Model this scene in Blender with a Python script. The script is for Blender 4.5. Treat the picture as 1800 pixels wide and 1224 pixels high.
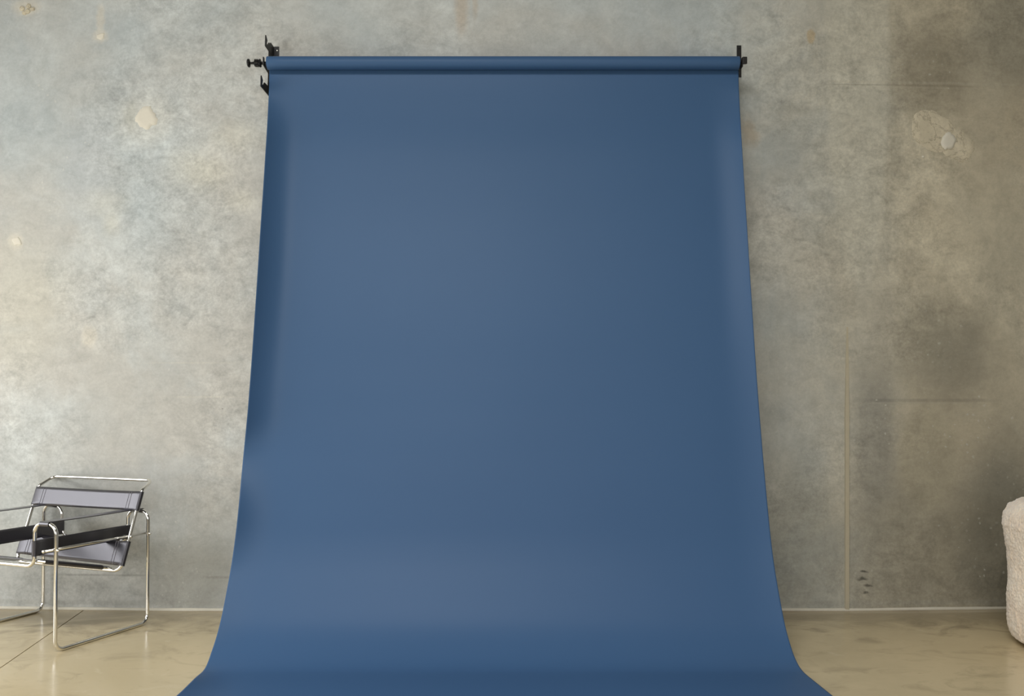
import bpy, bmesh, math, random
from mathutils import Vector, Matrix, noise
random.seed(4)
for o in list(bpy.data.objects): bpy.data.objects.remove(o)
SC = bpy.context.scene
COL = SC.collection
R = math.radians

# ------------------------------------------------------------------ camera
F, SY, H, D = 1490.0, 73.4, 1.1795, 4.857       # focal in px of 1800, vertical shift px, eye height, wall distance
PITCH = R(1.0)
cam = bpy.data.cameras.new('camera'); camo = bpy.data.objects.new('camera', cam); COL.objects.link(camo)
camo.location = (0, 0, H); camo.rotation_euler = (R(90) + PITCH, 0, 0)
cam.sensor_width = 36; cam.lens = F / 1800 * 36; cam.shift_y = SY / 1800; cam.clip_start = .02
SC.camera = camo

# ------------------------------------------------------------------ light and exposure
SC.view_settings.view_transform = 'Standard'; SC.view_settings.look = 'None'
SC.view_settings.gamma = 1; SC.view_settings.exposure = 0.0
SC.view_settings.use_curve_mapping = False
w = bpy.data.worlds.new('world'); SC.world = w; w.use_nodes = True
w.node_tree.nodes['Background'].inputs[0].default_value = (.75, .82, .9, 1)
w.node_tree.nodes['Background'].inputs[1].default_value = .4
def area(name, loc, direction, sx, sy, power, color):
    l = bpy.data.lights.new(name, 'AREA'); l.shape = 'RECTANGLE'; l.size = sx; l.size_y = sy
    l.energy = power; l.color = color
    o = bpy.data.objects.new(name, l); COL.objects.link(o); o.location = loc
    o.rotation_euler = Vector(direction).to_track_quat('-Z', 'Y').to_euler()
    return o
XL, XR, YF, ZC = -4.7, 4.3, -2.6, 5.5           # room limits
area('daylight_side_window', (XL - .05, 2.6, 1.35), (1, 0, 0), 3.6, 2.1, 120, (1, 1, 1))
area('front_fill_light', (.4, YF - .05, 1.5), (0, 1, 0), 4.4, 2.0, 72, (1, 1, 1))  # added frontal fill to brighten the fleece armchair, no known window there
area('daylight_skylight', (-1.3, -.7, ZC + .05), (0, 0, -1), 4.0, 2.6, 400, (1, .99, .97))

def at(px, py, Y):
    """pixel of the photograph -> point at distance Y in front of the camera"""
    c, s = math.cos(PITCH), math.sin(PITCH)
    a = (px - 900) / F; b = -(py - 612 - SY) / F
    d = Y / (c - b * s)
    return Vector((a * d, Y, d * s + b * d * c + H))
def wallxz(px, py):
    p = at(px, py, D); return p.x, p.z
def floorpt(px, py):
    c, s = math.cos(PITCH), math.sin(PITCH)
    a = (px - 900) / F; b = -(py - 612 - SY) / F
    d = -H / (s + b * c)
    return Vector((a * d, d * (c - b * s), 0))

# ------------------------------------------------------------------ helpers
def link_mesh(name, bm, mat=None, parent=None, smooth=False):
    me = bpy.data.meshes.new(name)
    bmesh.ops.recalc_face_normals(bm, faces=bm.faces)
    bm.to_mesh(me); bm.free()
    o = bpy.data.objects.new(name, me); COL.objects.link(o)
    if mat: me.materials.append(mat)
    if smooth:
        for p in me.polygons: p.use_smooth = True
    if parent: o.parent = parent
    return o
def struct(o): o['kind'] = 'structure'; return o
def thing(name, label, cat, loc, rz=0, group=None):
    o = bpy.data.objects.new(name, None); COL.objects.link(o); o.empty_display_size = .1
    o.location = loc; o.rotation_euler = (0, 0, rz); o['label'] = label; o['category'] = cat
    if group: o['group'] = group
    return o
def add_box(bm, x0, x1, y0, y1, z0, z1):
    v = [bm.verts.new((x, y, z)) for z in (z0, z1) for y in (y0, y1) for x in (x0, x1)]
    for f in ((0, 2, 3, 1), (4, 5, 7, 6), (0, 1, 5, 4), (2, 6, 7, 3), (0, 4, 6, 2), (1, 3, 7, 5)):
        bm.faces.new([v[i] for i in f])
def bevel(o, wd, seg=2):
    m = o.modifiers.new('bevel', 'BEVEL'); m.width = wd; m.segments = seg; m.limit_method = 'ANGLE'; return o
def fillet(pts, rad, closed=False, seg=8):
    pts = [Vector(p) for p in pts]; n = len(pts); out = []
    for i, p in enumerate(pts):
        if not closed and i in (0, n - 1): out.append(p); continue
        a = pts[i - 1]; b = pts[(i + 1) % n]
        da = (a - p); db = (b - p); r = rad[i] if isinstance(rad, (list, tuple)) else rad
        if r <= 0: out.append(p); continue
        ang = da.angle(db); t = min(r / math.tan(ang / 2), da.length * .49, db.length * .49)
        r2 = t * math.tan(ang / 2)
        da.normalize(); db.normalize()
        c = p + (da + db).normalized() * (r2 / math.sin(ang / 2))
        s = (p + da * t) - c; e = (p + db * t) - c
        for k in range(seg + 1):
            q = s.slerp(e, k / seg) if s.angle(e) > 1e-4 else s
            out.append(c + q.normalized() * r2)
    return out
def add_tube(bm, pts, rad, closed=False, n=14, caps=True):
    pts = [Vector(p) for p in pts]; m = len(pts); rings = []
    def tan(i):
        if closed: return (pts[(i + 1) % m] - pts[i - 1]).normalized()
        return (pts[min(i + 1, m - 1)] - pts[max(i - 1, 0)]).normalized()
    t0 = tan(0); nv = t0.orthogonal().normalized(); prev = t0
    for i in range(m):
        t = tan(i); nv = prev.rotation_difference(t) @ nv; prev = t
        nv = (nv - t * nv.dot(t)).normalized(); b = t.cross(nv)
        r = rad[i] if isinstance(rad, (list, tuple)) else rad
        rings.append([bm.verts.new(pts[i] + (nv * math.cos(2 * math.pi * k / n) + b * math.sin(2 * math.pi * k / n)) * r) for k in range(n)])
    last = m if closed else m - 1
    shift = 0
    if closed:
        best = min(range(n), key=lambda s: (rings[0][s].co - rings[-1][0].co).length); shift = best
    for i in range(last):
        A = rings[i]; B = rings[(i + 1) % m]; sh = shift if (closed and i == m - 1) else 0
        for k in range(n):
            bm.faces.new((A[k], A[(k + 1) % n], B[(k + 1 + sh) % n], B[(k + sh) % n]))
    if not closed and caps:
        bm.faces.new(rings[0][::-1]); bm.faces.new(rings[-1])
def add_lathe_x(bm, prof, x0, y, z, n=20, sgn=1):
    """profile of (dx, r) turned about an axis along X"""
    rings = [[bm.verts.new((x0 + sgn * dx, y + r * math.cos(2 * math.pi * k / n), z + r * math.sin(2 * math.pi * k / n))) for k in range(n)] for dx, r in prof]
    for A, B in zip(rings, rings[1:]):
        for k in range(n): bm.faces.new((A[k], A[(k + 1) % n], B[(k + 1) % n], B[k]))
    bm.faces.new(rings[0][::-1]); bm.faces.new(rings[-1])

# ------------------------------------------------------------------ node helpers
class NT:
    def __init__(s, name):
        s.m = bpy.data.materials.new(name); s.m.use_nodes = True; s.t = s.m.node_tree
        s.b = s.t.nodes['Principled BSDF']
        s.geo = s.t.nodes.new('ShaderNodeTexCoord')
    def new(s, k): return s.t.nodes.new(k)
    def ln(s, a, b): s.t.links.new(a, b)
    def put(s, sock, v):
        if hasattr(v, 'is_output'): s.ln(v, sock)
        else: sock.default_value = v
    def noise(s, vec, scale, detail=6, rough=.55, dist=0.0, out='Fac'):
        n = s.new('ShaderNodeTexNoise'); s.put(n.inputs['Vector'], vec)
        n.inputs['Scale'].default_value = scale; n.inputs['Detail'].default_value = detail
        n.inputs['Roughness'].default_value = rough; n.inputs['Distortion'].default_value = dist
        return n.outputs[out]
    def mapping(s, vec, scale=(1, 1, 1), loc=(0, 0, 0), rot=(0, 0, 0)):
        n = s.new('ShaderNodeMapping'); s.put(n.inputs['Vector'], vec)
        n.inputs['Scale'].default_value = scale; n.inputs['Location'].default_value = loc
        n.inputs['Rotation'].default_value = rot
        return n.outputs[0]
    def math(s, op, a, b=0.0, c=0.0, clamp=False):
        n = s.new('ShaderNodeMath'); n.operation = op; n.use_clamp = clamp
        s.put(n.inputs[0], a); s.put(n.inputs[1], b); s.put(n.inputs[2], c); return n.outputs[0]
    def vmath(s, op, a, b):
        n = s.new('ShaderNodeVectorMath'); n.operation = op
        s.put(n.inputs[0], a); s.put(n.inputs[1], b); return n.outputs[0]
    def ramp(s, v, lo, hi, a=0.0, b=1.0):
        n = s.new('ShaderNodeMapRange'); n.interpolation_type = 'SMOOTHSTEP'
        s.put(n.inputs[0], v); n.inputs[1].default_value = lo; n.inputs[2].default_value = hi
        n.inputs[3].default_value = a; n.inputs[4].default_value = b; return n.outputs[0]
    def mix(s, fac, a, b):
        n = s.new('ShaderNodeMix'); n.data_type = 'RGBA'
        s.put(n.inputs[0], fac)
        s.put(n.inputs[6], tuple(a) + (1,) if isinstance(a, (tuple, list)) else a)
        s.put(n.inputs[7], tuple(b) + (1,) if isinstance(b, (tuple, list)) else b)
        return n.outputs[2]
    def bump(s, h, strength, dist):
        n = s.new('ShaderNodeBump'); n.inputs['Strength'].default_value = strength
        n.inputs['Distance'].default_value = dist; s.put(n.inputs['Height'], h); s.ln(n.outputs[0], s.b.inputs['Normal'])
def lin(r, g, b):
    f = lambda c: (c / 255 / 12.92) if c <= 10 else ((c / 255 + .055) / 1.055) ** 2.4
    return (f(r), f(g), f(b))
def simple(name, col, rough=.5, metal=0.0, spec=.5, grain=0.0, gscale=60):
    n = NT(name); n.b.inputs['Roughness'].default_value = rough; n.b.inputs['Metallic'].default_value = metal
    n.b.inputs['Specular IOR Level'].default_value = spec
    v = n.noise(n.geo.outputs['Object'], gscale, 5)
    n.ln(n.mix(v, [c * (1 - grain) for c in col], [min(1, c * (1 + grain)) for c in col]), n.b.inputs['Base Color'])
    if grain: n.bump(v, .25, .002)
    return n.m

# blob node group: soft ellipse mask in the wall plane
def blob_group():
    g = bpy.data.node_groups.new('soft_spot', 'ShaderNodeTree')
    for nm, k in (('Vector', 'NodeSocketVector'), ('Centre', 'NodeSocketVector'), ('Inverse', 'NodeSocketVector'), ('Soft', 'NodeSocketFloat'), ('Amount', 'NodeSocketFloat')):
        g.interface.new_socket(nm, in_out='INPUT', socket_type=k)
    g.interface.new_socket('Mask', in_out='OUTPUT', socket_type='NodeSocketFloat')
    i = g.nodes.new('NodeGroupInput'); o = g.nodes.new('NodeGroupOutput')
    sub = g.nodes.new('ShaderNodeVectorMath'); sub.operation = 'SUBTRACT'
    mul = g.nodes.new('ShaderNodeVectorMath'); mul.operation = 'MULTIPLY'
    ab = g.nodes.new('ShaderNodeVectorMath'); ab.operation = 'LENGTH'
    mr = g.nodes.new('ShaderNodeMapRange'); mr.interpolation_type = 'SMOOTHSTEP'
    L = g.links.new
    L(i.outputs['Vector'], sub.inputs[0]); L(i.outputs['Centre'], sub.inputs[1])
    L(sub.outputs[0], mul.inputs[0]); L(i.outputs['Inverse'], mul.inputs[1]); L(mul.outputs[0], ab.inputs[0])
    one = g.nodes.new('ShaderNodeMath'); one.operation = 'SUBTRACT'; one.inputs[0].default_value = 1; L(i.outputs['Soft'], one.inputs[1])
    two = g.nodes.new('ShaderNodeMath'); two.operation = 'ADD'; two.inputs[0].default_value = 1; L(i.outputs['Soft'], two.inputs[1])
    L(ab.outputs['Value'], mr.inputs[0]); L(two.outputs[0], mr.inputs[1]); L(one.outputs[0], mr.inputs[2])
    mr.inputs[3].default_value = 0; mr.inputs[4].default_value = 1
    m2 = g.nodes.new('ShaderNodeMath'); m2.operation = 'MULTIPLY'
    L(mr.outputs[0], m2.inputs[0]); L(i.outputs['Amount'], m2.inputs[1]); L(m2.outputs[0], o.inputs[0])
    return g
BLOB = blob_group()
def spot(n, vec, px0, py0, px1, py1, soft, amount):
    """mask of the ellipse inscribed in a pixel box, laid on the wall plane"""
    x0, z0 = wallxz(px0, py0); x1, z1 = wallxz(px1, py1)
    q = n.new('ShaderNodeGroup'); q.node_tree = BLOB
    n.put(q.inputs['Vector'], vec)
    q.inputs['Centre'].default_value = ((x0 + x1) / 2, D, (z0 + z1) / 2)
    q.inputs['Inverse'].default_value = (2 / abs(x1 - x0), 0, 2 / abs(z1 - z0))
    q.inputs['Soft'].default_value = soft; n.put(q.inputs['Amount'], amount)
    return q.outputs[0]

# ------------------------------------------------------------------ materials
def concrete_wall():
    n = NT('weathered_concrete'); P = n.geo.outputs['Object']
    big = n.noise(P, .55, 5, .55, .4); mid = n.noise(P, 1.9, 8, .62, .3); fin = n.noise(P, 11, 8, .7)
    cloud = n.noise(n.mapping(P, (1, 1, .45), (3, 0, 1)), 2.6, 9, .68, .8)
    sep = n.new('ShaderNodeSeparateXYZ'); n.ln(P, sep.inputs[0]); X, Z = sep.outputs[0], sep.outputs[2]
    # distorted coordinates make the stains ragged
    dv = n.noise(P, 3.2, 7, .65, 0, 'Color')
    Pd = n.vmath('ADD', P, n.vmath('MULTIPLY', n.vmath('SUBTRACT', dv, (.5, .5, .5)), (.28, 0, .28)))
    dv2 = n.noise(P, 14, 6, .65, 0, 'Color')
    Ps = n.vmath('ADD', P, n.vmath('MULTIPLY', n.vmath('SUBTRACT', dv2, (.5, .5, .5)), (.05, 0, .05)))
    pale = lin(196, 200, 197); cool = lin(174, 181, 181); warm = lin(184, 182, 174)
    c = n.mix(n.ramp(big, .38, .62), cool, warm)
    c = n.mix(n.math('MULTIPLY', n.ramp(mid, .46, .68), .6), c, pale)
    c = n.mix(n.math('MULTIPLY', n.ramp(cloud, .56, .75), .45), c, lin(158, 162, 158))
    # the two casting panels differ: the right one is older and darker
    xs, _ = wallxz(1300, 500); xe, _ = wallxz(1700, 500)
    right = n.ramp(n.math('ADD', X, n.math('MULTIPLY', n.math('SUBTRACT', mid, .5), 1.2)), xs - .5, xe)
    dk = n.mix(n.ramp(cloud, .36, .66), lin(198, 187, 160), lin(164, 155, 131))
    dk = n.mix(n.ramp(big, .4, .65), dk, lin(172, 161, 135))
    c = n.mix(n.math('MULTIPLY', right, .8), c, dk)
    def st(vec, box, soft, amt, col):
        nonlocal c
        c = n.mix(spot(n, vec, *box, soft, amt), c, col)
    # broad stains on the right, plus a painted shadow beside the paper
    st(Ps, (1450, -420, 1569, 520), .12, .6, lin(192, 189, 174))
    st(Pd, (1500, 380, 1585, 900), .6, .36, lin(182, 180, 168))
    st(Pd, (1575, 30, 1710, 200), .6, .55, lin(118, 112, 96))
    st(Pd, (1700, -60, 1860, 150), .6, .5, lin(120, 120, 110))
    st(Pd, (1330, 150, 1440, 300), .8, .18, lin(122, 117, 104))
    st(Pd, (1690, 780, 1860, 1150), .5, .75, lin(118, 116, 104))
    st(Pd, (1500, 830, 1700, 1130), .6, .55, lin(124, 121, 108))
    st(Pd, (1500, 640, 1580, 900), .5, .5, lin(120, 119, 112))
    st(Pd, (1610, 540, 1760, 700), .6, .55, lin(120, 116, 103))
    st(Ps, (1583, 715, 1692, 900), .25, .55, lin(160, 153, 132))
    st(Ps, (1640, 890, 1690, 1040), .5, .35, lin(150, 144, 126))
    st(Pd, (1560, 520, 1680, 690), .5, .4, lin(150, 146, 130))
    st(Pd, (1330, 820, 1480, 1120), .6, .4, lin(122, 120, 106))  # soft shadow at the paper's lower right, painted into the wall colour
    st(Ps, (1419, 52, 1436, 74), .3, .55, lin(176, 152, 108))
    st(Pd, (1304, 205, 1335, 245), .6, .35, lin(160, 132, 90))
    # left: pale limewash scabs, cooler drips
    for b in ((300, 262, 372, 322), (375, 215, 450, 262), (340, 280, 400, 330), (140, 335, 210, 375), (180, 375, 205, 410), (400, 335, 450, 370)):
        st(Ps, b, .95, .34, lin(206, 202, 184))
    for b in ((5, 408, 30, 434), (160, 48, 184, 70), (14, -6, 62, 18), (165, 5, 180, 50), (138, 575, 165, 610)):
        st(Ps, b, .5, .5, lin(208, 201, 184))
    st(Ps, (205, 165, 300, 250), .5, .38, lin(203, 200, 188))
    st(Ps, (216, 178, 240, 225), .6, .35, lin(160, 160, 148))
    st(Ps, (800, -30, 822, 55), .6, .4, lin(176, 152, 122))
    st(Ps, (830, -30, 840, 30), .6, .3, lin(176, 152, 122))
    st(Pd, (100, 210, 200, 380), .5, .3, lin(178, 182, 184))
    st(Pd, (-60, 420, 100, 640), .7, .3, lin(190, 185, 164))
    st(Pd, (-60, 850, 440, 1140), .5, .4, lin(160, 163, 160))
    st(Pd, (270, 960, 400, 1100), .7, .45, lin(140, 138, 126))
    # formwork lines left in the surface
    def band(py, px0, px1, half, amt, col):
        nonlocal c
        x0, z = wallxz(px0, py); x1, _ = wallxz(px1, py)
        dz = n.math('ABSOLUTE', n.math('SUBTRACT', n.math('ADD', Z, n.math('MULTIPLY', n.math('SUBTRACT', mid, .5), .012)), z))
        m = n.math('MULTIPLY', n.ramp(dz, half, half * .3), n.math('MULTIPLY', n.ramp(X, x0 - .12, x0 + .12), n.ramp(X, x1 + .12, x1 - .12)))
        c = n.mix(n.math('MULTIPLY', m, n.math('MULTIPLY', n.ramp(fin, .3, .6, .4, 1), amt)), c, col)
    band(142, 1455, 1810, .010, .35, lin(176, 170, 152)); band(147, 1455, 1720, .006, .32, lin(110, 104, 88)); band(151, 1560, 1720, .006, .3, lin(172, 164, 146))
    band(704, 1520, 1750, .014, .32, lin(98, 98, 92)); band(709, 1500, 1720, .007, .35, lin(165, 160, 146))
    band(1013, 95, 262, .009, .45, lin(116, 116, 110)); band(1016, 375, 420, .010, .6, lin(112, 108, 98))
    band(1062, -60, 1880, .022, .3, lin(150, 148, 138))
    band(638, 250, 420, .006, .3, lin(206, 202, 186)); band(698, 300, 420, .008, .3, lin(206, 202, 186))
    # three dark form-release marks low on the right
    for b in ((1507, 1016, 1525, 1022), (1522, 1029, 1534, 1034), (1522, 1042, 1531, 1047), (1514, 1004, 1527, 1008)):
        st(Ps, b, .6, .7, lin(52, 50, 44))
    # speckle: lime specks and pinholes
    def specks(scale, r0, r1, mask, amt, col):
        nonlocal c
        v = n.new('ShaderNodeTexVoronoi'); v.inputs['Scale'].default_value = scale; n.ln(n.vmath('ADD', P, n.vmath('MULTIPLY', n.vmath('SUBTRACT', n.noise(P, 30, 3, .6, 0, 'Color'), (.5, .5, .5)), (.03, 0, .03))), v.inputs['Vector'])
        sc_ = n.new('ShaderNodeSeparateColor'); n.ln(v.outputs['Color'], sc_.inputs[0])
        keep = n.ramp(sc_.outputs[0], .35, .95)                     # most cells stay empty, the rest differ in size
        dd = n.math('DIVIDE', v.outputs['Distance'], n.math('ADD', keep, .05))
        c = n.mix(n.math('MULTIPLY', n.ramp(dd, r1, r0), n.math('MULTIPLY', mask, amt)), c, col)
    lowr = n.ramp(Z, 2.6, .6, .25, 1)
    specks(30, .12, .32, n.math('MULTIPLY', n.math('MULTIPLY', right, lowr), n.ramp(n.noise(P, 1.7, 5, .65), .50, .60)), .8, lin(188, 186, 174))
    specks(52, .16, .42, n.math('MULTIPLY', right, n.ramp(n.noise(n.mapping(P, (1, 1, .5), (4, 0, 9)), 2.6, 5, .65), .50, .62)), .6, lin(176, 172, 158))
    specks(40, .10, .34, n.ramp(n.noise(n.mapping(P, (1, 1, 1), (7, 0, 2)), 1.9, 5, .65), .54, .66), .45, lin(212, 210, 200))
    specks(3.1, .010, .024, n.ramp(mid, .45, .5, .4, 1), .7, lin(70, 66, 58))
    specks(9, .012, .035, n.ramp(n.noise(P, 1.3, 3, .6), .52, .6), .45, lin(92, 88, 78))
    # mottling: trowel scabs, cement bloom, fine grain
    tro = n.noise(n.mapping(P, (1, 1, 1.6), (0, 0, 0), (0, .3, 0)), 5.5, 10, .72, .9)
    grit = n.noise(P, 60, 5, .75); fl2 = n.noise(P, 24, 6, .7)
    worn = n.ramp(n.noise(n.mapping(P, (1, 1, 1), (2, 0, 5)), 1.15, 4, .6), .40, .62, .42, 1)
    def dev(v, amt): return n.math('MULTIPLY', n.math('SUBTRACT', v, .5), amt)
    k = n.math('ADD', dev(n.ramp(tro, .30, .70), .30), dev(n.ramp(fin, .28, .72), .22))
    k = n.math('ADD', k, dev(n.ramp(fl2, .3, .7), .16))
    k = n.math('ADD', k, dev(n.ramp(grit, .3, .7), .22))
    k = n.math('ADD', 1.02, n.math('MULTIPLY', k, worn))
    kk = n.new('ShaderNodeCombineXYZ')
    for q in range(3): n.ln(k, kk.inputs[q])
    c = n.vmath('MULTIPLY', c, kk.outputs[0])
    n.ln(c, n.b.inputs['Base Color'])
    n.b.inputs['Roughness'].default_value = .72; n.b.inputs['Specular IOR Level'].default_value = .3
    n.bump(n.math('ADD', fin, n.math('MULTIPLY', grit, .4)), .22, .006)
    return n.m
def concrete_floor():
    n = NT('polished_concrete'); P = n.geo.outputs['Object']
    a = n.noise(P, 1.0, 6, .6, .6); b = n.noise(n.mapping(P, (1, 1.6, 1), (5, 2, 0)), 3.0, 8, .62, 1.2); f = n.noise(P, 22, 6, .65)
    c = n.mix(n.ramp(a, .35, .65), lin(212, 195, 158), lin(200, 184, 148))
    c = n.mix(n.math('MULTIPLY', n.ramp(b, .5, .72), .6), c, lin(164, 150, 120))
    c = n.mix(n.math('MULTIPLY', n.ramp(n.noise(P, 5, 7, .65, 1.5), .58, .75), .5), c, lin(218, 204, 172))
    sep = n.new('ShaderNodeSeparateXYZ'); n.ln(P, sep.inputs[0])
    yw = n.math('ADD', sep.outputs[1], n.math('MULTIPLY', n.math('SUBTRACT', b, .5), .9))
    c = n.mix(n.math('MULTIPLY', n.ramp(yw, D - .5, D - .12), .55), c, lin(118, 106, 82))      # dark reflection of the wall, painted into the floor colour
    c = n.mix(n.math('MULTIPLY', n.ramp(n.noise(n.mapping(P, (1, 3, 1)), 6, 5, .6, .5), .68, .78), .6), c, lin(112, 103, 84))
    c = n.mix(n.math('MULTIPLY', n.ramp(f, .6, .8), .2), c, lin(120, 110, 88))
    n.ln(c, n.b.inputs['Base Color'])
    n.ln(n.ramp(b, .3, .7, .13, .26), n.b.inputs['Roughness'])
    n.b.inputs['Specular IOR Level'].default_value = .5
    n.bump(n.noise(P, 2.2, 3, .5), .04, .01)
    return n.m
M_wall = concrete_wall(); M_floor = concrete_floor()
M_plain = simple('painted_wall', lin(150, 149, 144), .8, 0, .2, .04, 3)
M_ceil = simple('ceiling_paint', lin(150, 149, 144), .85, 0, .2, .03, 2)
M_joint = simple('joint_filler', lin(84, 74, 60), .8, 0, .2, .2, 40)
M_caulk = simple('caulk', lin(206, 200, 184), .6, 0, .3, .10, 30)
M_strip = simple('joint_mortar', lin(184, 175, 152), .75, 0, .3, .10, 20)
M_patch = simple('patch_plaster', lin(214, 209, 194), .8, 0, .2, .05, 22)
def old_patch():
    n = NT('old_patch_plaster'); P = n.geo.outputs['Object']
    a = n.noise(P, 9, 7, .65); f = n.noise(P, 50, 5, .7)
    c = n.mix(n.ramp(a, .4, .65), lin(196, 187, 164), lin(212, 202, 178))
    ridge = n.math('ABSOLUTE', n.math('SUBTRACT', n.noise(P, 7, 8, .7, .6), .5))
    c = n.mix(n.math('MULTIPLY', n.ramp(ridge, .018, .004), .5), c, lin(120, 112, 96))
    c = n.mix(n.math('MULTIPLY', n.ramp(f, .5, .7), .3), c, lin(140, 134, 118))
    n.ln(c, n.b.inputs['Base Color']); n.b.inputs['Roughness'].default_value = .8; n.b.inputs['Specular IOR Level'].default_value = .2
    n.bump(n.math('ADD', a, f), .25, .004)
    return n.m
M_patch2 = old_patch()
M_frame = simple('window_paint', lin(60, 60, 60), .5, 0, .4, .05)
def paper():
    n = NT('blue_paper'); P = n.geo.outputs['Object']
    v = n.noise(P, .8, 3, .5)
    n.ln(n.mix(v, lin(60, 90, 126), lin(64, 95, 132)), n.b.inputs['Base Color'])
    n.b.inputs['Roughness'].default_value = .46; n.b.inputs['Specular IOR Level'].default_value = .20
    n.bump(n.noise(P, 420, 2, .5), .05, .0006)
    return n.m
M_paper = paper()
M_core = simple('grey_core', lin(60, 58, 56), .8, 0, .2, .1, 40)
M_black = simple('black_powder_coat', lin(26, 25, 23), .48, 0, .4, .06, 200)
M_plastic = simple('black_plastic', lin(20, 20, 20), .38, 0, .45, .04, 90)
M_screw = simple('zinc_screw', lin(200, 196, 186), .35, 1, .5, .03, 90)
def chrome():
    n = NT('chrome'); n.b.inputs['Metallic'].default_value = 1
    n.ln(n.mix(n.noise(n.geo.outputs['Object'], 30, 3), (.80, .78, .74), (.86, .85, .81)), n.b.inputs['Base Color'])
    n.b.inputs['Roughness'].default_value = .09
    return n.m
M_chrome = chrome()
def leather():
    n = NT('black_leather'); P = n.geo.outputs['Object']
    g = n.noise(P, 260, 4, .6); l = n.noise(P, 7, 4, .55)
    n.ln(n.mix(l, lin(27, 26, 30), lin(34, 33, 38)), n.b.inputs['Base Color'])
    n.b.inputs['Roughness'].default_value = .34; n.b.inputs['Specular IOR Level'].default_value = 1.0
    n.b.inputs['Specular Tint'].default_value = (.93, .90, 1, 1); n.b.inputs['Coat Weight'].default_value = .6; n.b.inputs['Coat Roughness'].default_value = .3
    n.bump(n.math('ADD', g, n.math('MULTIPLY', l, 1.5)), .22, .0015)
    return n.m
M_leather = leather()
M_thread = simple('grey_thread', lin(128, 126, 132), .7, 0, .2, .05)
def fleece():
    n = NT('cream_fleece'); P = n.geo.outputs['Object']
    a = n.noise(P, 60, 6, .65); b = n.noise(P, 9, 5, .6)
    c = n.mix(n.ramp(b, .35, .65), lin(246, 224, 196), lin(252, 236, 212))
    c = n.mix(n.math('MULTIPLY', n.ramp(a, .5, .32), .5), c, lin(206, 180, 154))
    n.ln(c, n.b.inputs['Base Color']); n.b.inputs['Roughness'].default_value = .95
    n.b.inputs['Specular IOR Level'].default_value = .1; n.b.inputs['Sheen Weight'].default_value = .8; n.b.inputs['Sheen Roughness'].default_value = .6
    n.bump(n.math('ADD', a, n.noise(P, 190, 3, .6)), .38, .010)
    return n.m
M_fleece = fleece()

# ------------------------------------------------------------------ the room
def bow(x): return .055 * (max(0, abs(x) - 1.0) / 1.9) ** 2 if abs(x) < 3 else .055 * (2 / 1.9) ** 2
bm = bmesh.new()
NX, NZ = 84, 46
front = [[bm.verts.new((XL + (XR - XL) * i / NX, D + bow(XL + (XR - XL) * i / NX), ZC * j / NZ)) for i in range(NX + 1)] for j in range(NZ + 1)]
back = [bm.verts.new((XL + (XR - XL) * k, D + .3, ZC * j)) for j in (0, 1) for k in (0, 1)]
for j in range(NZ):
    for i in range(NX): bm.faces.new((front[j][i], front[j][i + 1], front[j + 1][i + 1], front[j + 1][i]))
bm.faces.new((back[0], back[1], back[3], back[2]))
bm.faces.new(front[0] + [back[1], back[0]]); bm.faces.new(front[NZ] + [back[3], back[2]])
bm.faces.new([front[j][0] for j in range(NZ + 1)] + [back[2], back[0]])
bm.faces.new([front[j][NX] for j in range(NZ + 1)] + [back[3], back[1]])
wall = struct(link_mesh('wall_back', bm, M_wall))

def wall_with_hole(name, along, lo, hi, a0, a1, z0, z1, pos, out):
    bm = bmesh.new(); t0, t1 = sorted((pos, pos + out * .25))
    for (p, q, r, s) in ((lo, a0, 0, ZC), (a1, hi, 0, ZC), (a0, a1, 0, z0), (a0, a1, z1, ZC)):
        if along == 'y': add_box(bm, t0, t1, p, q, r, s)
        else: add_box(bm, p, q, t0, t1, r, s)
    return struct(link_mesh(name, bm, M_plain))
wall_with_hole('wall_left', 'y', YF, D + .05, .8, 4.4, .3, 2.4, XL, -1)
wall_with_hole('wall_front', 'x', XL, XR, -1.8, 2.6, .5, 2.5, YF, -1)
bm = bmesh.new(); add_box(bm, XR, XR + .25, YF, D + .05, 0, ZC); struct(link_mesh('wall_right', bm, M_plain))
bm = bmesh.new(); sx0, sx1, sy0, sy1 = -3.3, .7, -2.0, .6
for p in ((XL - .25, sx0, YF - .25, D + .3), (sx1, XR + .25, YF - .25, D + .3), (sx0, sx1, YF - .25, sy0), (sx0, sx1, sy1, D + .3)): add_box(bm, *p, ZC, ZC + .2)
struct(link_mesh('ceiling', bm, M_ceil))
bm = bmesh.new()
for k in range(5):
    c = sx0 + .025 + (sx1 - sx0 - .05) * k / 4; add_box(bm, c - .025, c + .025, sy0, sy1, ZC - .02, ZC + .04)
for c in (sy0 + .025, sy1 - .025): add_box(bm, sx0, sx1, c - .025, c + .025, ZC - .02, ZC + .04)
struct(link_mesh('window_2', bm, M_frame))
def window(n, along, a0, a1, z0, z1, pos, cols, rows):
    bm = bmesh.new(); b = .03
    def bar(p, q, r, s):
        if along == 'y': add_box(bm, pos - .03, pos + .03, p, q, r, s)
        else: add_box(bm, p, q, pos - .03, pos + .03, r, s)
    for k in range(cols + 1):
        c = a0 + (a1 - a0) * k / cols; c = min(max(c, a0 + b), a1 - b); bar(c - b, c + b, z0, z1)
    for k in range(rows + 1):
        c = z0 + (z1 - z0) * k / rows; c = min(max(c, z0 + b), z1 - b); bar(a0, a1, c - b, c + b)
    struct(link_mesh('window_%d' % n, bm, M_frame))
window(1, 'y', .8, 4.4, .3, 2.4, XL + .03, 2, 2)
window(3, 'x', -1.8, 2.6, .5, 2.5, YF + .03, 4, 2)  # unseen frame and opening, added to go with the front fill

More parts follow.
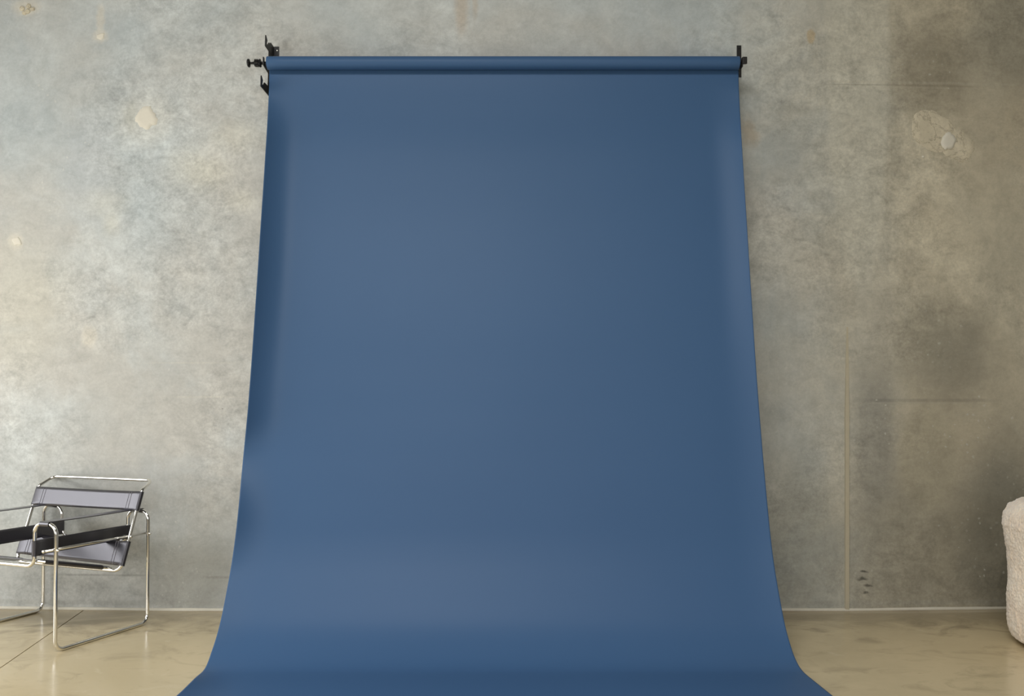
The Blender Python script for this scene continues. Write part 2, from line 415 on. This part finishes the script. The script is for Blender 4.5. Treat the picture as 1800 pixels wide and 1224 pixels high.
# floor: bed plus the two slabs either side of the saw cut
bm = bmesh.new(); add_box(bm, XL - .25, XR + .25, YF - .25, D + .3, -.12, -.012)
fl = struct(link_mesh('floor', bm, M_joint))
j0 = floorpt(0, 1175); j1 = floorpt(140, 1078); dj = (j1 - j0).normalized(); nj = Vector((dj.y, -dj.x, 0))
def jx(y, off): return j0.x + dj.x / dj.y * (y - j0.y) + off
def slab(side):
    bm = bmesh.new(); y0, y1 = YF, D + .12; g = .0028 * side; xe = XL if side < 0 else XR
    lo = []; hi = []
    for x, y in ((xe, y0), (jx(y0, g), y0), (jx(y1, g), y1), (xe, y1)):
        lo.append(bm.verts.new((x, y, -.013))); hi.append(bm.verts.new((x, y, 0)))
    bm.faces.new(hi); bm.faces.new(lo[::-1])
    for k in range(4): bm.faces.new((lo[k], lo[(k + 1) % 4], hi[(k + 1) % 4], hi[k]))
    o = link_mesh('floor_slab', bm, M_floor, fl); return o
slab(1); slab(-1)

# caulk bead where wall meets floor
bm = bmesh.new(); pts = []; rad = []
for k in range(181):
    x = XL + .05 + (XR - XL - .1) * k / 180
    pts.append((x, D + bow(x) - .001, .005 + .0045 * noise.noise((x * 2.3, 0, 0)))); rad.append(.0105 + .0025 * noise.noise((x * 5.1, 3, 0)))
add_tube(bm, pts, rad, n=8)
struct(link_mesh('baseboard_back', bm, M_caulk, smooth=True))

# raised mortar strip in the panel joint
bm = bmesh.new(); n = 40; rows = []
for k in range(n + 1):
    py = 575 + (1074 - 575) * k / n
    fade = min(1, k / 12)
    x, z = wallxz(1490 + (1 - fade) * 1, py); b = bow(x); hw = (.014 + .0015 * noise.noise((0, z * 6, 1))) * (.5 + .5 * fade)
    if k == n: z = .006
    th = .001 + .009 * fade
    rows.append([bm.verts.new(p) for p in ((x - hw, D + b + .004, z), (x - hw * .75, D + b - th, z), (x + hw * .75, D + b - th, z), (x + hw, D + b + .004, z))])
for a, b in zip(rows, rows[1:]):
    for k in range(3): bm.faces.new((a[k], a[k + 1], b[k + 1], b[k]))
struct(link_mesh('trim_1', bm, M_strip))

# plaster patches on the wall
def patch(px, py, a, b, rot, mat, thick, seed, rag=.18, n=56):
    cx, cz = wallxz(px, py); sc = D / F; bm = bmesh.new()
    rings = []
    for q, (s, h) in enumerate(((1.0, -.002), (.93, thick * .8), (.6, thick * 1.1), (.25, thick))):
        ring = []
        for k in range(n):
            t = 2 * math.pi * k / n
            rr = s * (1 + rag * noise.noise((math.cos(t) * 1.3 + seed, math.sin(t) * 1.3, 0)) + rag * .45 * noise.noise((math.cos(t) * 5 + seed, math.sin(t) * 5, 2)))
            u, v = a * rr * math.cos(t) * sc, b * rr * math.sin(t) * sc
            x = cx + u * math.cos(rot) - v * math.sin(rot); z = cz + u * math.sin(rot) + v * math.cos(rot)
            hh = h + (thick * .35 * noise.noise((x * 22, z * 22, seed)) if q else 0)
            ring.append(bm.verts.new((x, D + bow(x) - hh, z)))
        rings.append(ring)
    for A, B in zip(rings, rings[1:]):
        for k in range(n): bm.faces.new((A[k], A[(k + 1) % n], B[(k + 1) % n], B[k]))
    bm.faces.new(rings[-1])
    return link_mesh('plaster_patch', bm, mat, wall, smooth=True)
patch(253, 205, 19, 21, 0, M_patch, .004, 2.3, .35)
patch(1645, 228, 44, 36, -.6, M_patch2, .003, 7.1, .10, 72)
patch(1688, 252, 34, 29, -.6, M_patch2, .0022, 9.4, .16, 72)
patch(1672, 245, 13, 17, -.2, M_patch, .0075, 4.2, .25)
for px, py, r in ((30, 8, 5), (40, 13, 5), (42, 4, 5), (49, 9, 4), (34, 16, 4)): patch(px, py, r, r * .9, 0, M_patch2, .006, px * .7, .3, 18)
patch(172, 60, 8, 6, .3, M_patch, .0025, 5.5, .4, 24)
patch(20, 421, 9, 7, -.3, M_patch, .003, 8.5, .4, 24)
patch(1627, 273, 2.4, 2.2, 0, M_patch, .004, 3.5, .3, 14)

# ------------------------------------------------------------------ the blue paper backdrop
RY = D - .165; RZ = at(900, 111, RY).z; RR = .036
xl = at(470.5, 111, RY).x; xr = at(1298.5, 111, RY).x
bd = thing('paper_backdrop', 'wide blue paper backdrop hanging from its roll and sweeping onto the floor', 'backdrop', (0, 3.8, 0))
def under(o, par):                      # keep world placement when parenting to a moved empty
    o.parent = par; o.matrix_parent_inverse = Matrix.Translation(par.location).inverted(); return o
bm = bmesh.new()
prof = [(0, .021), (0, RR - .0005), (.0015, RR)] + [((xr - xl) * k / 30, RR) for k in range(1, 30)] + [(xr - xl - .0015, RR), (xr - xl, RR - .0005), (xr - xl, .021)]
add_lathe_x(bm, prof, xl, RY, RZ, 48)
ro = under(link_mesh('paper_roll', bm, M_paper, None, True), bd)
bm = bmesh.new(); add_lathe_x(bm, [(0, .0205), (xr - xl - .002, .0205)], xl + .001, RY, RZ, 32)
under(link_mesh('core_tube', bm, M_core, None, True), bd)
tab = [(-.128, RZ + .02), (.135, 3.06), (.140, 2.97), (.168, 2.798), (.211, 2.594), (.254, 2.363), (.301, 2.135), (.350, 1.881), (.399, 1.633), (.447, 1.391), (.501, 1.154), (.561, .924), (.626, .702), (.686, .513), (.742, .385), (.800, .289), (.853, .207), (.892, .15), (.932, .109), (.982, .069), (1.024, .040), (1.056, .018), (1.085, .004), (1.15, .003), (1.4, .003), (1.9, .003), (2.75, .003)]
tab[0] = (.165 - RR + .004, RZ + .012)
P = [Vector((0, D - a, z)) for a, z in tab]
def resample(P, n):
    L = [0]
    for a, b in zip(P, P[1:]): L.append(L[-1] + (b - a).length)
    out = []; i = 0
    for k in range(n + 1):
        s = L[-1] * k / n
        while i < len(P) - 2 and L[i + 1] < s: i += 1
        out.append(P[i].lerp(P[i + 1], (s - L[i]) / (L[i + 1] - L[i])))
    return out
Q = resample(P, 260)
for it in range(12):
    Q = [Q[0]] + [(Q[i - 1] + Q[i] * 2 + Q[i + 1]) / 4 for i in range(1, len(Q) - 1)] + [Q[-1]]
Q = [Vector((0, q.y, max(q.z, .003))) for q in Q]
def interp(t, x):
    if x <= t[0][0]: return t[0][1]
    for (a, b), (c, d) in zip(t, t[1:]):
        if x <= c: u = (x - a) / (c - a); u = u * u * (3 - 2 * u); return b + (d - b) * u
    return t[-1][1]
# edge curl against height (z), then along the floor
curl_l = [(0, .004), (.03, .004), (.15, .012), (.34, .006), (.62, .050), (.90, .016), (1.15, .080), (1.9, .100), (2.6, .085), (2.9, .025), (3.05, 0)]
curl_r = [(0, .004), (.03, .004), (.15, .010), (.5, .014), (1.0, .018), (1.9, .040), (2.6, .045), (2.9, .016), (3.05, 0)]
NU = 72; HW = 2.6313 / 2; CW = .13
bm = bmesh.new(); rows = []
for i, q in enumerate(Q):
    a = Q[max(i - 1, 0)]; b = Q[min(i + 1, len(Q) - 1)]; t = (b - a).normalized()
    nrm = Vector((0, t.z, -t.y))
    if nrm.y > 0 and nrm.z < 0.2: nrm = -nrm
    if nrm.z < 0 and abs(nrm.z) > .5: nrm = -nrm
    cx = -.045 + .022 * min(1, max(0, (3.85 - q.y)) / .45)
    row = []
    for k in range(NU + 1):
        u = k / NU * 2 - 1; u = math.copysign(1 - (1 - abs(u)) ** 1.5, u) if abs(u) < 1 else u
        A = interp(curl_l if u < 0 else curl_r, q.z)
        g = min(1, max(0, (3.80 - q.y) / .30)); g = g * g * (3 - 2 * g)      # 0 on the hanging sheet, 1 out on the floor
        A += g * (.030 if u < 0 else .003)
        e = max(0, (abs(u) - (1 - CW)) / CW) ** 2
        off = A * e
        hw = HW - (.36 + .3 * g) * A * abs(u) ** 8
        rip = .004 * noise.noise((u * 1.6, q.z * .45, 0)) * (1 if q.z > .3 else q.z / .3) * min(1, max(0, (3.0 - q.z) / .3))
        p = Vector((cx + u * hw, q.y, q.z)) + nrm * off + Vector((0, rip, 0))
        row.append(bm.verts.new(p))
    rows.append(row)
for A, B in zip(rows, rows[1:]):
    for k in range(NU): bm.faces.new((A[k], A[k + 1], B[k + 1], B[k]))
sheet = under(link_mesh('paper_sheet', bm, M_paper, None, True), bd)
sm = sheet.modifiers.new('thickness', 'SOLIDIFY'); sm.thickness = .0006; sm.offset = 0

# end plug with tensioning flange on the left, seen clear of the roll
bm = bmesh.new()
add_lathe_x(bm, [(-.006, .0005), (-.004, .016), (.004, .016), (.005, .0085), (.038, .0085), (.039, .022), (.043, .023), (.045, .015), (.074, .013), (.077, .0075), (.096, .0065), (.099, .012), (.101, .0225), (.109, .0225), (.113, .016), (.114, .0005)], xl, RY, RZ, 24, -1)
pl = under(link_mesh('end_plug', bm, M_plastic, None, True), bd)
bm = bmesh.new()
for k in range(6):
    t = 2 * math.pi * k / 6 + .2
    c = Vector((xl - .060, RY + .0165 * math.cos(t), RZ + .0165 * math.sin(t)))
    add_tube(bm, [c - Vector((.011, 0, 0)), c + Vector((.011, 0, 0))], .0055, n=8)
g = link_mesh('grip_lug', bm, M_plastic, pl)
bm = bmesh.new()
add_lathe_x(bm, [(-.004, .0005), (-.003, .015), (.008, .015), (.010, .007), (.030, .007), (.032, .0005)], xr, RY, RZ, 18, 1)
under(link_mesh('end_plug', bm, M_plastic, None, True), bd)

# ------------------------------------------------------------------ wall brackets
def prism_x(bm, poly, x0, x1):
    """polygon in (y, z) extruded along X"""
    a = [bm.verts.new((x0, y, z)) for y, z in poly]; b = [bm.verts.new((x1, y, z)) for y, z in poly]
    bm.faces.new(a[::-1]); bm.faces.new(b)
    for k in range(len(poly)):
        m = (k + 1) % len(poly); bm.faces.new((a[k], a[m], b[m], b[k]))
def hook_poly(y0, z0, ln, ht, rise, slot=.034, tip=.010):
    """J hook: an arm reaching forward from the wall (towards -Y), open slot, upturned tip"""
    pts = [(0, -ht / 2), (ln - .018, -ht / 2 + rise), (ln, -ht / 2 + rise + .016), (ln, ht / 2 + rise + .016), (ln - tip, ht / 2 + rise + .004)]
    for k in range(7):                                       # slot floor
        t = math.pi * k / 6
        pts.append((ln - tip - slot / 2 * (1 - math.cos(t)), rise + .002 - slot * .34 * math.sin(t)))
    pts += [(ln - tip - slot - .006, ht / 2 + rise - .002), (0, ht / 2)]
    return [(y0 - a, z0 + b) for a, b in pts]
def screw(par, x, y, z, mat=None):
    bm = bmesh.new()
    add_tube(bm, [(x, y + .004, z), (x, y - .001, z), (x, y - .003, z)], [.005, .005, .003], n=12)
    return under(link_mesh('screw', bm, mat or M_screw, None), par)
bx = xl - .012
pz0 = at(466, 174, D).z; pz1 = at(475, 82, D).z
WY = D + bow(bx) + .001
br = thing('wall_bracket', 'black triple hook wall bracket holding left end of blue roll', 'bracket', (bx, WY, pz0), 0, 'backdrop wall brackets')
bm = bmesh.new(); add_box(bm, bx - .002, bx + .030, WY - .004, WY, pz0, pz1); bevel(under(link_mesh('back_plate', bm, M_black, None), br), .0015)
bm = bmesh.new(); prism_x(bm, [(WY, pz1), (4.800, pz1), (4.7632, 3.193), (4.7558, 3.05), (4.743, pz0), (WY, pz0)], bx - .005, bx - .001); bevel(under(link_mesh('web_plate', bm, M_black, None), br), .001)
def hook(poly, par, x0, x1):
    bm = bmesh.new(); prism_x(bm, poly, x0, x1); return bevel(under(link_mesh('hook', bm, M_black, None), par), .0008, 1)
hook([(WY - .003, 3.2336), (4.7665, 3.231), (4.7302, 3.1999), (4.7193, 3.2005), (4.722, 3.212), (4.7308, 3.2265), (4.716, 3.236), (4.702, 3.246), (4.6990, 3.230), (4.6949, 3.1804), (WY - .003, 3.182)], br, bx - .006, bx)
hook([(WY - .003, 2.981), (4.682, 2.9705), (4.6513, 2.9418), (4.6385, 2.9427), (4.640, 2.956), (4.6475, 2.9674), (4.634, 2.980), (4.621, 2.987), (4.6174, 2.972), (4.6141, 2.9233), (WY - .003, 2.9297)], br, bx - .006, bx)
mh = [(WY - .003, 3.108), (RY + .030, 3.108)] + [(RY + .0135 * math.cos(t), RZ - .0135 * math.sin(t)) for t in [math.pi * k / 8 for k in range(9)]] + [(RY - .020, RZ + .022), (RY - .034, RZ + .022), (RY - .036, 3.060), (RY + .05, 3.052), (WY - .003, 3.052)]
hook(mh, br, bx - .006, bx)
for z in (pz1 - .024, pz0 + .014): screw(br, bx + .019, WY - .004, z)
bx = xr + .010
qz0 = at(1300, 136, D).z; qz1 = at(1298, 80, D).z; WY = D + bow(bx) + .001
bb = thing('wall_bracket', 'black single hook wall bracket holding right end of blue roll', 'bracket', (bx, WY, qz0), 0, 'backdrop wall brackets')
bm = bmesh.new(); add_box(bm, at(1295, 100, D).x, at(1303, 100, D).x, WY - .005, WY, qz0, qz1); bevel(under(link_mesh('back_plate', bm, M_black, None), bb), .0015)
bm = bmesh.new(); hook([(WY - .003, RZ + .012), (RY + .030, RZ + .012)] + [(RY + .0135 * math.cos(t), RZ - .0135 * math.sin(t)) for t in [math.pi * k / 8 for k in range(9)]] + [(RY - .020, RZ + .020), (RY - .034, RZ + .020), (RY - .036, RZ - .034), (WY - .003, RZ - .034)], bb, bx, bx + .004); bm.free()
bm = bmesh.new(); prism_x(bm, [(RY - .036, RZ - .018), (RY - .036, RZ + .022), (RY - .012, RZ + .022), (RY - .012, RZ - .012)], bx + .0042, bx + .028); bevel(under(link_mesh('hook_tip', bm, M_black, None), bb), .002)
for z in (qz1 - .018, qz0 + .014): screw(bb, at(1299, 100, D).x, WY - .005, z, M_black)

# ------------------------------------------------------------------ tubular chair
S = 1.03; CA = .3735
chair = thing('tubular_armchair', 'chrome tube armchair with black leather straps standing by the concrete wall', 'armchair', (-1.9019 * S, 4.4429 * S, 0), -CA)
W, LG, ZA, ZB, INS = .7473 * S, .5559 * S, 589e-3 * S, .4715 * S, .1367 * S
TR = .0090 * S
def part(name, bm, mat, smooth=True, par=None): return link_mesh(name, bm, mat, par or chair, smooth)
# base frame: one closed loop, in local (u, v, z); right legs at u=0, left at -W; front v=-LG, rear v=0
zf, zr = .388 * S, .425 * S
loop = [(-INS, -LG, zf), (-INS, -LG, ZA), (0, -LG, ZA), (0, -LG, TR), (0, 0, TR), (0, 0, ZA), (-INS, 0, ZA), (-INS, 0, zr),
        (-W + INS, 0, zr), (-W + INS, 0, ZA), (-W, 0, ZA), (-W, 0, TR), (-W, -LG, TR), (-W, -LG, ZA), (-W + INS, -LG, ZA), (-W + INS, -LG, zf)]
bm = bmesh.new(); add_tube(bm, fillet(loop, .045 * S, True, 7), TR, True, 16); part('base_frame', bm, M_chrome)
# back frame
m = -W / 2; uw = .7341 * S / 2
def up(z): return (-.164 + (z - .331) * .345) * S
ub = [(m - uw * .6, up(.306), .306 * S)]
U = lambda sg: [(m + sg * uw, up(.306), .306 * S), (m + sg * uw, up(.70), .70 * S), (m + sg * .353 * S, .046 * S, .744 * S)]
bpts = U(1) + U(-1)[::-1]
bm = bmesh.new(); add_tube(bm, fillet(bpts, [.045, .03, .04, .04, .03, .045], True, 7), TR * .96, True, 16); part('back_frame', bm, M_chrome)
# brace rods with end caps and bolts
for sg in (0, 1):
    u = (-.0225 * S) if sg == 0 else (-W + .0225 * S)
    bm = bmesh.new(); add_tube(bm, [(u, -LG - .045, ZB), (u, .012, ZB)], .0065, n=12)
    br_ = part('brace_rod', bm, M_chrome)
    for vv in (-LG - .045, .012):
        bm = bmesh.new(); sgn = -1 if vv < -.1 else 1
        add_tube(bm, [(u, vv, ZB), (u, vv + sgn * .006, ZB), (u, vv + sgn * .010, ZB)], [.0085, .0085, .005], n=12)
        part('end_cap', bm, M_chrome, True, br_)
    ux = 0 if sg == 0 else -W
    for vv in (-LG, 0):
        bm = bmesh.new(); d_ = 1 if sg == 0 else -1
        add_tube(bm, [(ux - d_ * .014, vv, ZB), (ux + d_ * .014, vv, ZB), (ux + d_ * .019, vv, ZB)], [.006, .006, .004], n=10)
        part('bolt', bm, M_chrome, True, br_)
    bm = bmesh.new(); vb = up(ZB / S)
    add_tube(bm, [(u - .03, vb, ZB), (u + .03, vb, ZB)], .0065, n=10); part('bolt', bm, M_chrome, True, br_)
# seat rails
rails = []
for sg in (1, -1):
    f = Vector((m + sg * (W / 2 - INS + .012), -LG + .005, .412 * S)); b = Vector((m + sg * (uw - .055), up(.300) - .004, .318 * S))
    rails.append((f, b))
    bm = bmesh.new(); add_tube(bm, [f, f.lerp(b, .92), b], [TR * .9, TR * .9, TR * .5], n=14); part('seat_rail', bm, M_chrome)
# leather: a band between two guide lines (top a0->a1, bottom b0->b1), wrapped round the tubes at both ends
def leather_band(name, p0, p1, q0, q1, out, tube, sag=0.0, sagdir=(0, 0, 0), hem=.055):
    """p0-p1: centre line of one tube over the band's width, q0-q1: of the other; out: side on which the sheet runs"""
    p0, p1, q0, q1, out = map(Vector, (p0, p1, q0, q1, out)); out.normalize(); th = .0035; rr = tube + th
    bm = bmesh.new(); NW = 6; rowsv = []
    for k in range(NW + 1):
        t = k / NW; a = p0.lerp(p1, t); b = q0.lerp(q1, t); ax = (b - a).normalized()
        o = (out - ax * out.dot(ax)).normalized()
        path = []
        for j in range(9):                                   # round tube a
            g = math.pi * j / 8; path.append(a + (-o * math.cos(g) - ax * math.sin(g)) * rr)
        for j in range(1, 16):
            s = j / 16; path.append(a.lerp(b, s) + o * rr + Vector(sagdir) * sag * 4 * s * (1 - s))
        for j in range(9):
            g = math.pi * j / 8; path.append(b + (o * math.cos(g) + ax * math.sin(g)) * rr)
        for j in range(1, 16):                               # back leg of the loop, tight to the front sheet
            s = 1 - j / 16; e = min(1, min(s, 1 - s) / .10)
            path.append(a.lerp(b, s) + o * (-rr + (2 * rr - th) * e) + Vector(sagdir) * sag * 4 * s * (1 - s))
        rowsv.append([bm.verts.new(p) for p in path])
    n = len(rowsv[0])
    for A, B in zip(rowsv, rowsv[1:]):
        for k in range(n): bm.faces.new((A[k], A[(k + 1) % n], B[(k + 1) % n], B[k]))
    # close the long edges between the two layers
    for A in (rowsv[0], rowsv[-1]):
        fr = A[8:25]; bk = [A[0]] + A[:32:-1]
        bk = [A[(n - i) % n] for i in range(0, 17)]
        for i in range(16):
            try: bm.faces.new((fr[i], fr[i + 1], bk[i + 1], bk[i]))
            except ValueError: pass
    o = part(name, bm, M_leather)
    st = []
    if hem:
        for s0 in (hem, hem + .018, -hem, -hem - .018):
            bm = bmesh.new(); pts = []
            for k in range(17):
                t = .02 + .96 * k / 16; a = p0.lerp(p1, t); b = q0.lerp(q1, t); Ld = (b - a).length; s = (s0 if s0 > 0 else Ld + s0) / Ld
                ax = (b - a).normalized(); oo = (out - ax * out.dot(ax)).normalized()
                pts.append(a.lerp(b, s) + oo * (rr + .0006) + Vector(sagdir) * sag * 4 * s * (1 - s))
            add_tube(bm, pts, .0011, n=6); part('stitching', bm, M_thread, True, o)
    return o
def upt(sg, z): return (m + sg * uw, up(z), z * S)
leather_band('backrest', upt(1, .692), upt(1, .598), upt(-1, .692), upt(-1, .598), (0, -1, .3), TR, .012, (0, .95, -.3))
leather_band('lumbar_band', upt(1, .448), upt(1, .330), upt(-1, .448), upt(-1, .345), (0, -1, .3), TR, .012, (0, .95, -.3))
r0, r1 = rails
leather_band('seat', r0[0].lerp(r0[1], .08), r0[0].lerp(r0[1], .86), r1[0].lerp(r1[1], .08), r1[0].lerp(r1[1], .86), (0, 0, 1), TR * .9, .008, (0, 0, -1), .05)
for sg in (1, -1):
    uo = m + sg * (W / 2 - .040); ui = m + sg * (W / 2 - INS + .040)
    leather_band('arm_strap', (uo, -LG, ZA), (ui, -LG, ZA), (uo, 0, ZA), (ui, 0, ZA), (0, 0, 1), TR, .003, (0, 0, -1), 0)
    ui = m + sg * (W / 2 - INS)
    leather_band('side_strap', (ui, -LG, .508 * S), (ui, -LG, .436 * S), (ui, 0, .508 * S), (ui, 0, .436 * S), (-sg, 0, 0), TR, .0, (0, 0, 0), 0)

# ------------------------------------------------------------------ fleece armchair at the right
FC = Vector((2.882, 4.10, 0))
fc = thing('fleece_armchair', 'cream fleece tub armchair with rounded arms at the right edge', 'armchair', FC, R(-4))
def fleece_shell():
    """U-shaped arms and back: a closed section swept round the seat"""
    bm = bmesh.new(); a, b = .33, .30
    path = [(-a, -.36)] + [(-a, -.36 + .36 * k / 10) for k in range(1, 10)]
    path += [(-a * math.cos(math.pi * k / 28), b * math.sin(math.pi * k / 28)) for k in range(0, 29)]
    path += [(a, -.36 * k / 10) for k in range(1, 11)]
    # section: s = outward, z
    sec0 = [(.070, .018), (.092, .035), (.105, .075), (.108, .12), (.108, .2), (.104, .3), (.100, .37), (.106, .45), (.118, .53), (.124, .585), (.118, .635), (.095, .675), (.055, .70), (.0, .708),
            (-.055, .70), (-.092, .67), (-.105, .62), (-.1, .5), (-.1, .3), (-.1, .1), (-.085, .018)]
    sec = []
    for i in range(len(sec0)):
        p, q = sec0[i], sec0[(i + 1) % len(sec0)]; L = math.hypot(q[0] - p[0], q[1] - p[1]); k = max(1, int(L / .012))
        for j in range(k): sec.append((p[0] + (q[0] - p[0]) * j / k, p[1] + (q[1] - p[1]) * j / k))
    P = resample([Vector((x, y, 0)) for x, y in path], 150)
    rings = []; N = len(P)
    def ring(c, out, back, sc):
        return [bm.verts.new((c.x + out.x * s * sc + back.x, c.y + out.y * s * sc + back.y, .38 + (z - .38) * sc)) for s, z in sec]
    for i, c in enumerate(P):
        t = (P[min(i + 1, N - 1)] - P[max(i - 1, 0)]).normalized(); out = Vector((-t.y, t.x, 0))
        if i == 0:
            for k in range(8):
                g = math.pi / 2 * k / 8; rings.append(ring(c, out, -t * .10 * math.cos(g), .35 + .65 * math.sin(g)))
        rings.append(ring(c, out, Vector((0, 0, 0)), 1))
        if i == N - 1:
            for k in range(7, -1, -1):
                g = math.pi / 2 * k / 8; rings.append(ring(c, out, t * .10 * math.cos(g), .35 + .65 * math.sin(g)))
    n = len(sec)
    for A, B in zip(rings, rings[1:]):
        for k in range(n): bm.faces.new((A[k], A[(k + 1) % n], B[(k + 1) % n], B[k]))
    bm.faces.new(rings[0][::-1]); bm.faces.new(rings[-1])
    return bm
def fluff(bm, amp):
    bmesh.ops.recalc_face_normals(bm, faces=bm.faces); bm.normal_update()
    for v in bm.verts:
        p = v.co * 1
        d = amp * (noise.noise(p * 85) * .55 + noise.noise(p * 190 + Vector((3, 1, 2))) * .6 + noise.noise(Vector((p.x * 40, p.y * 40, p.z * 18))) * .5) + amp * .5 * noise.noise(p * 12)
        v.co = v.co + v.normal * d
bm = fleece_shell(); bmesh.ops.subdivide_edges(bm, edges=bm.edges, cuts=2, use_grid_fill=True); fluff(bm, .0062); part('backrest', bm, M_fleece, True, fc)
def cushion(x, y, z0, z1):
    bm = bmesh.new(); nu, nr = 120, 40; rows = []
    for j in range(nr + 1):
        f = math.pi * j / nr - math.pi / 2; cz = math.copysign(abs(math.sin(f)) ** .6, math.sin(f)); cr = abs(math.cos(f)) ** .35
        row = []
        for i in range(nu):
            t = 2 * math.pi * i / nu; sx = math.copysign(abs(math.cos(t)) ** .45, math.cos(t)); sy = math.copysign(abs(math.sin(t)) ** .45, math.sin(t))
            row.append(bm.verts.new((x * sx * cr, -.13 + y * sy * cr, (z0 + z1) / 2 + (z1 - z0) / 2 * cz)))
        rows.append(row)
    for A, B in zip(rows, rows[1:]):
        for k in range(nu):
            bm.faces.new((A[k], A[(k + 1) % nu], B[(k + 1) % nu], B[k]))
    bmesh.ops.remove_doubles(bm, verts=bm.verts, dist=.0005)
    return bm
bm = cushion(.235, .33, .05, .30); fluff(bm, .004); part('seat_base', bm, M_fleece, True, fc)
bm = cushion(.232, .35, .285, .43); fluff(bm, .004); part('seat_cushion', bm, M_fleece, True, fc)
for x in (-.27, .27):
    for y in (-.30, .20):
        bm = bmesh.new(); add_tube(bm, [(x, y, 0), (x, y, .004), (x, y, .07)], [.02, .024, .028], n=16); part('foot', bm, M_black, False, fc)
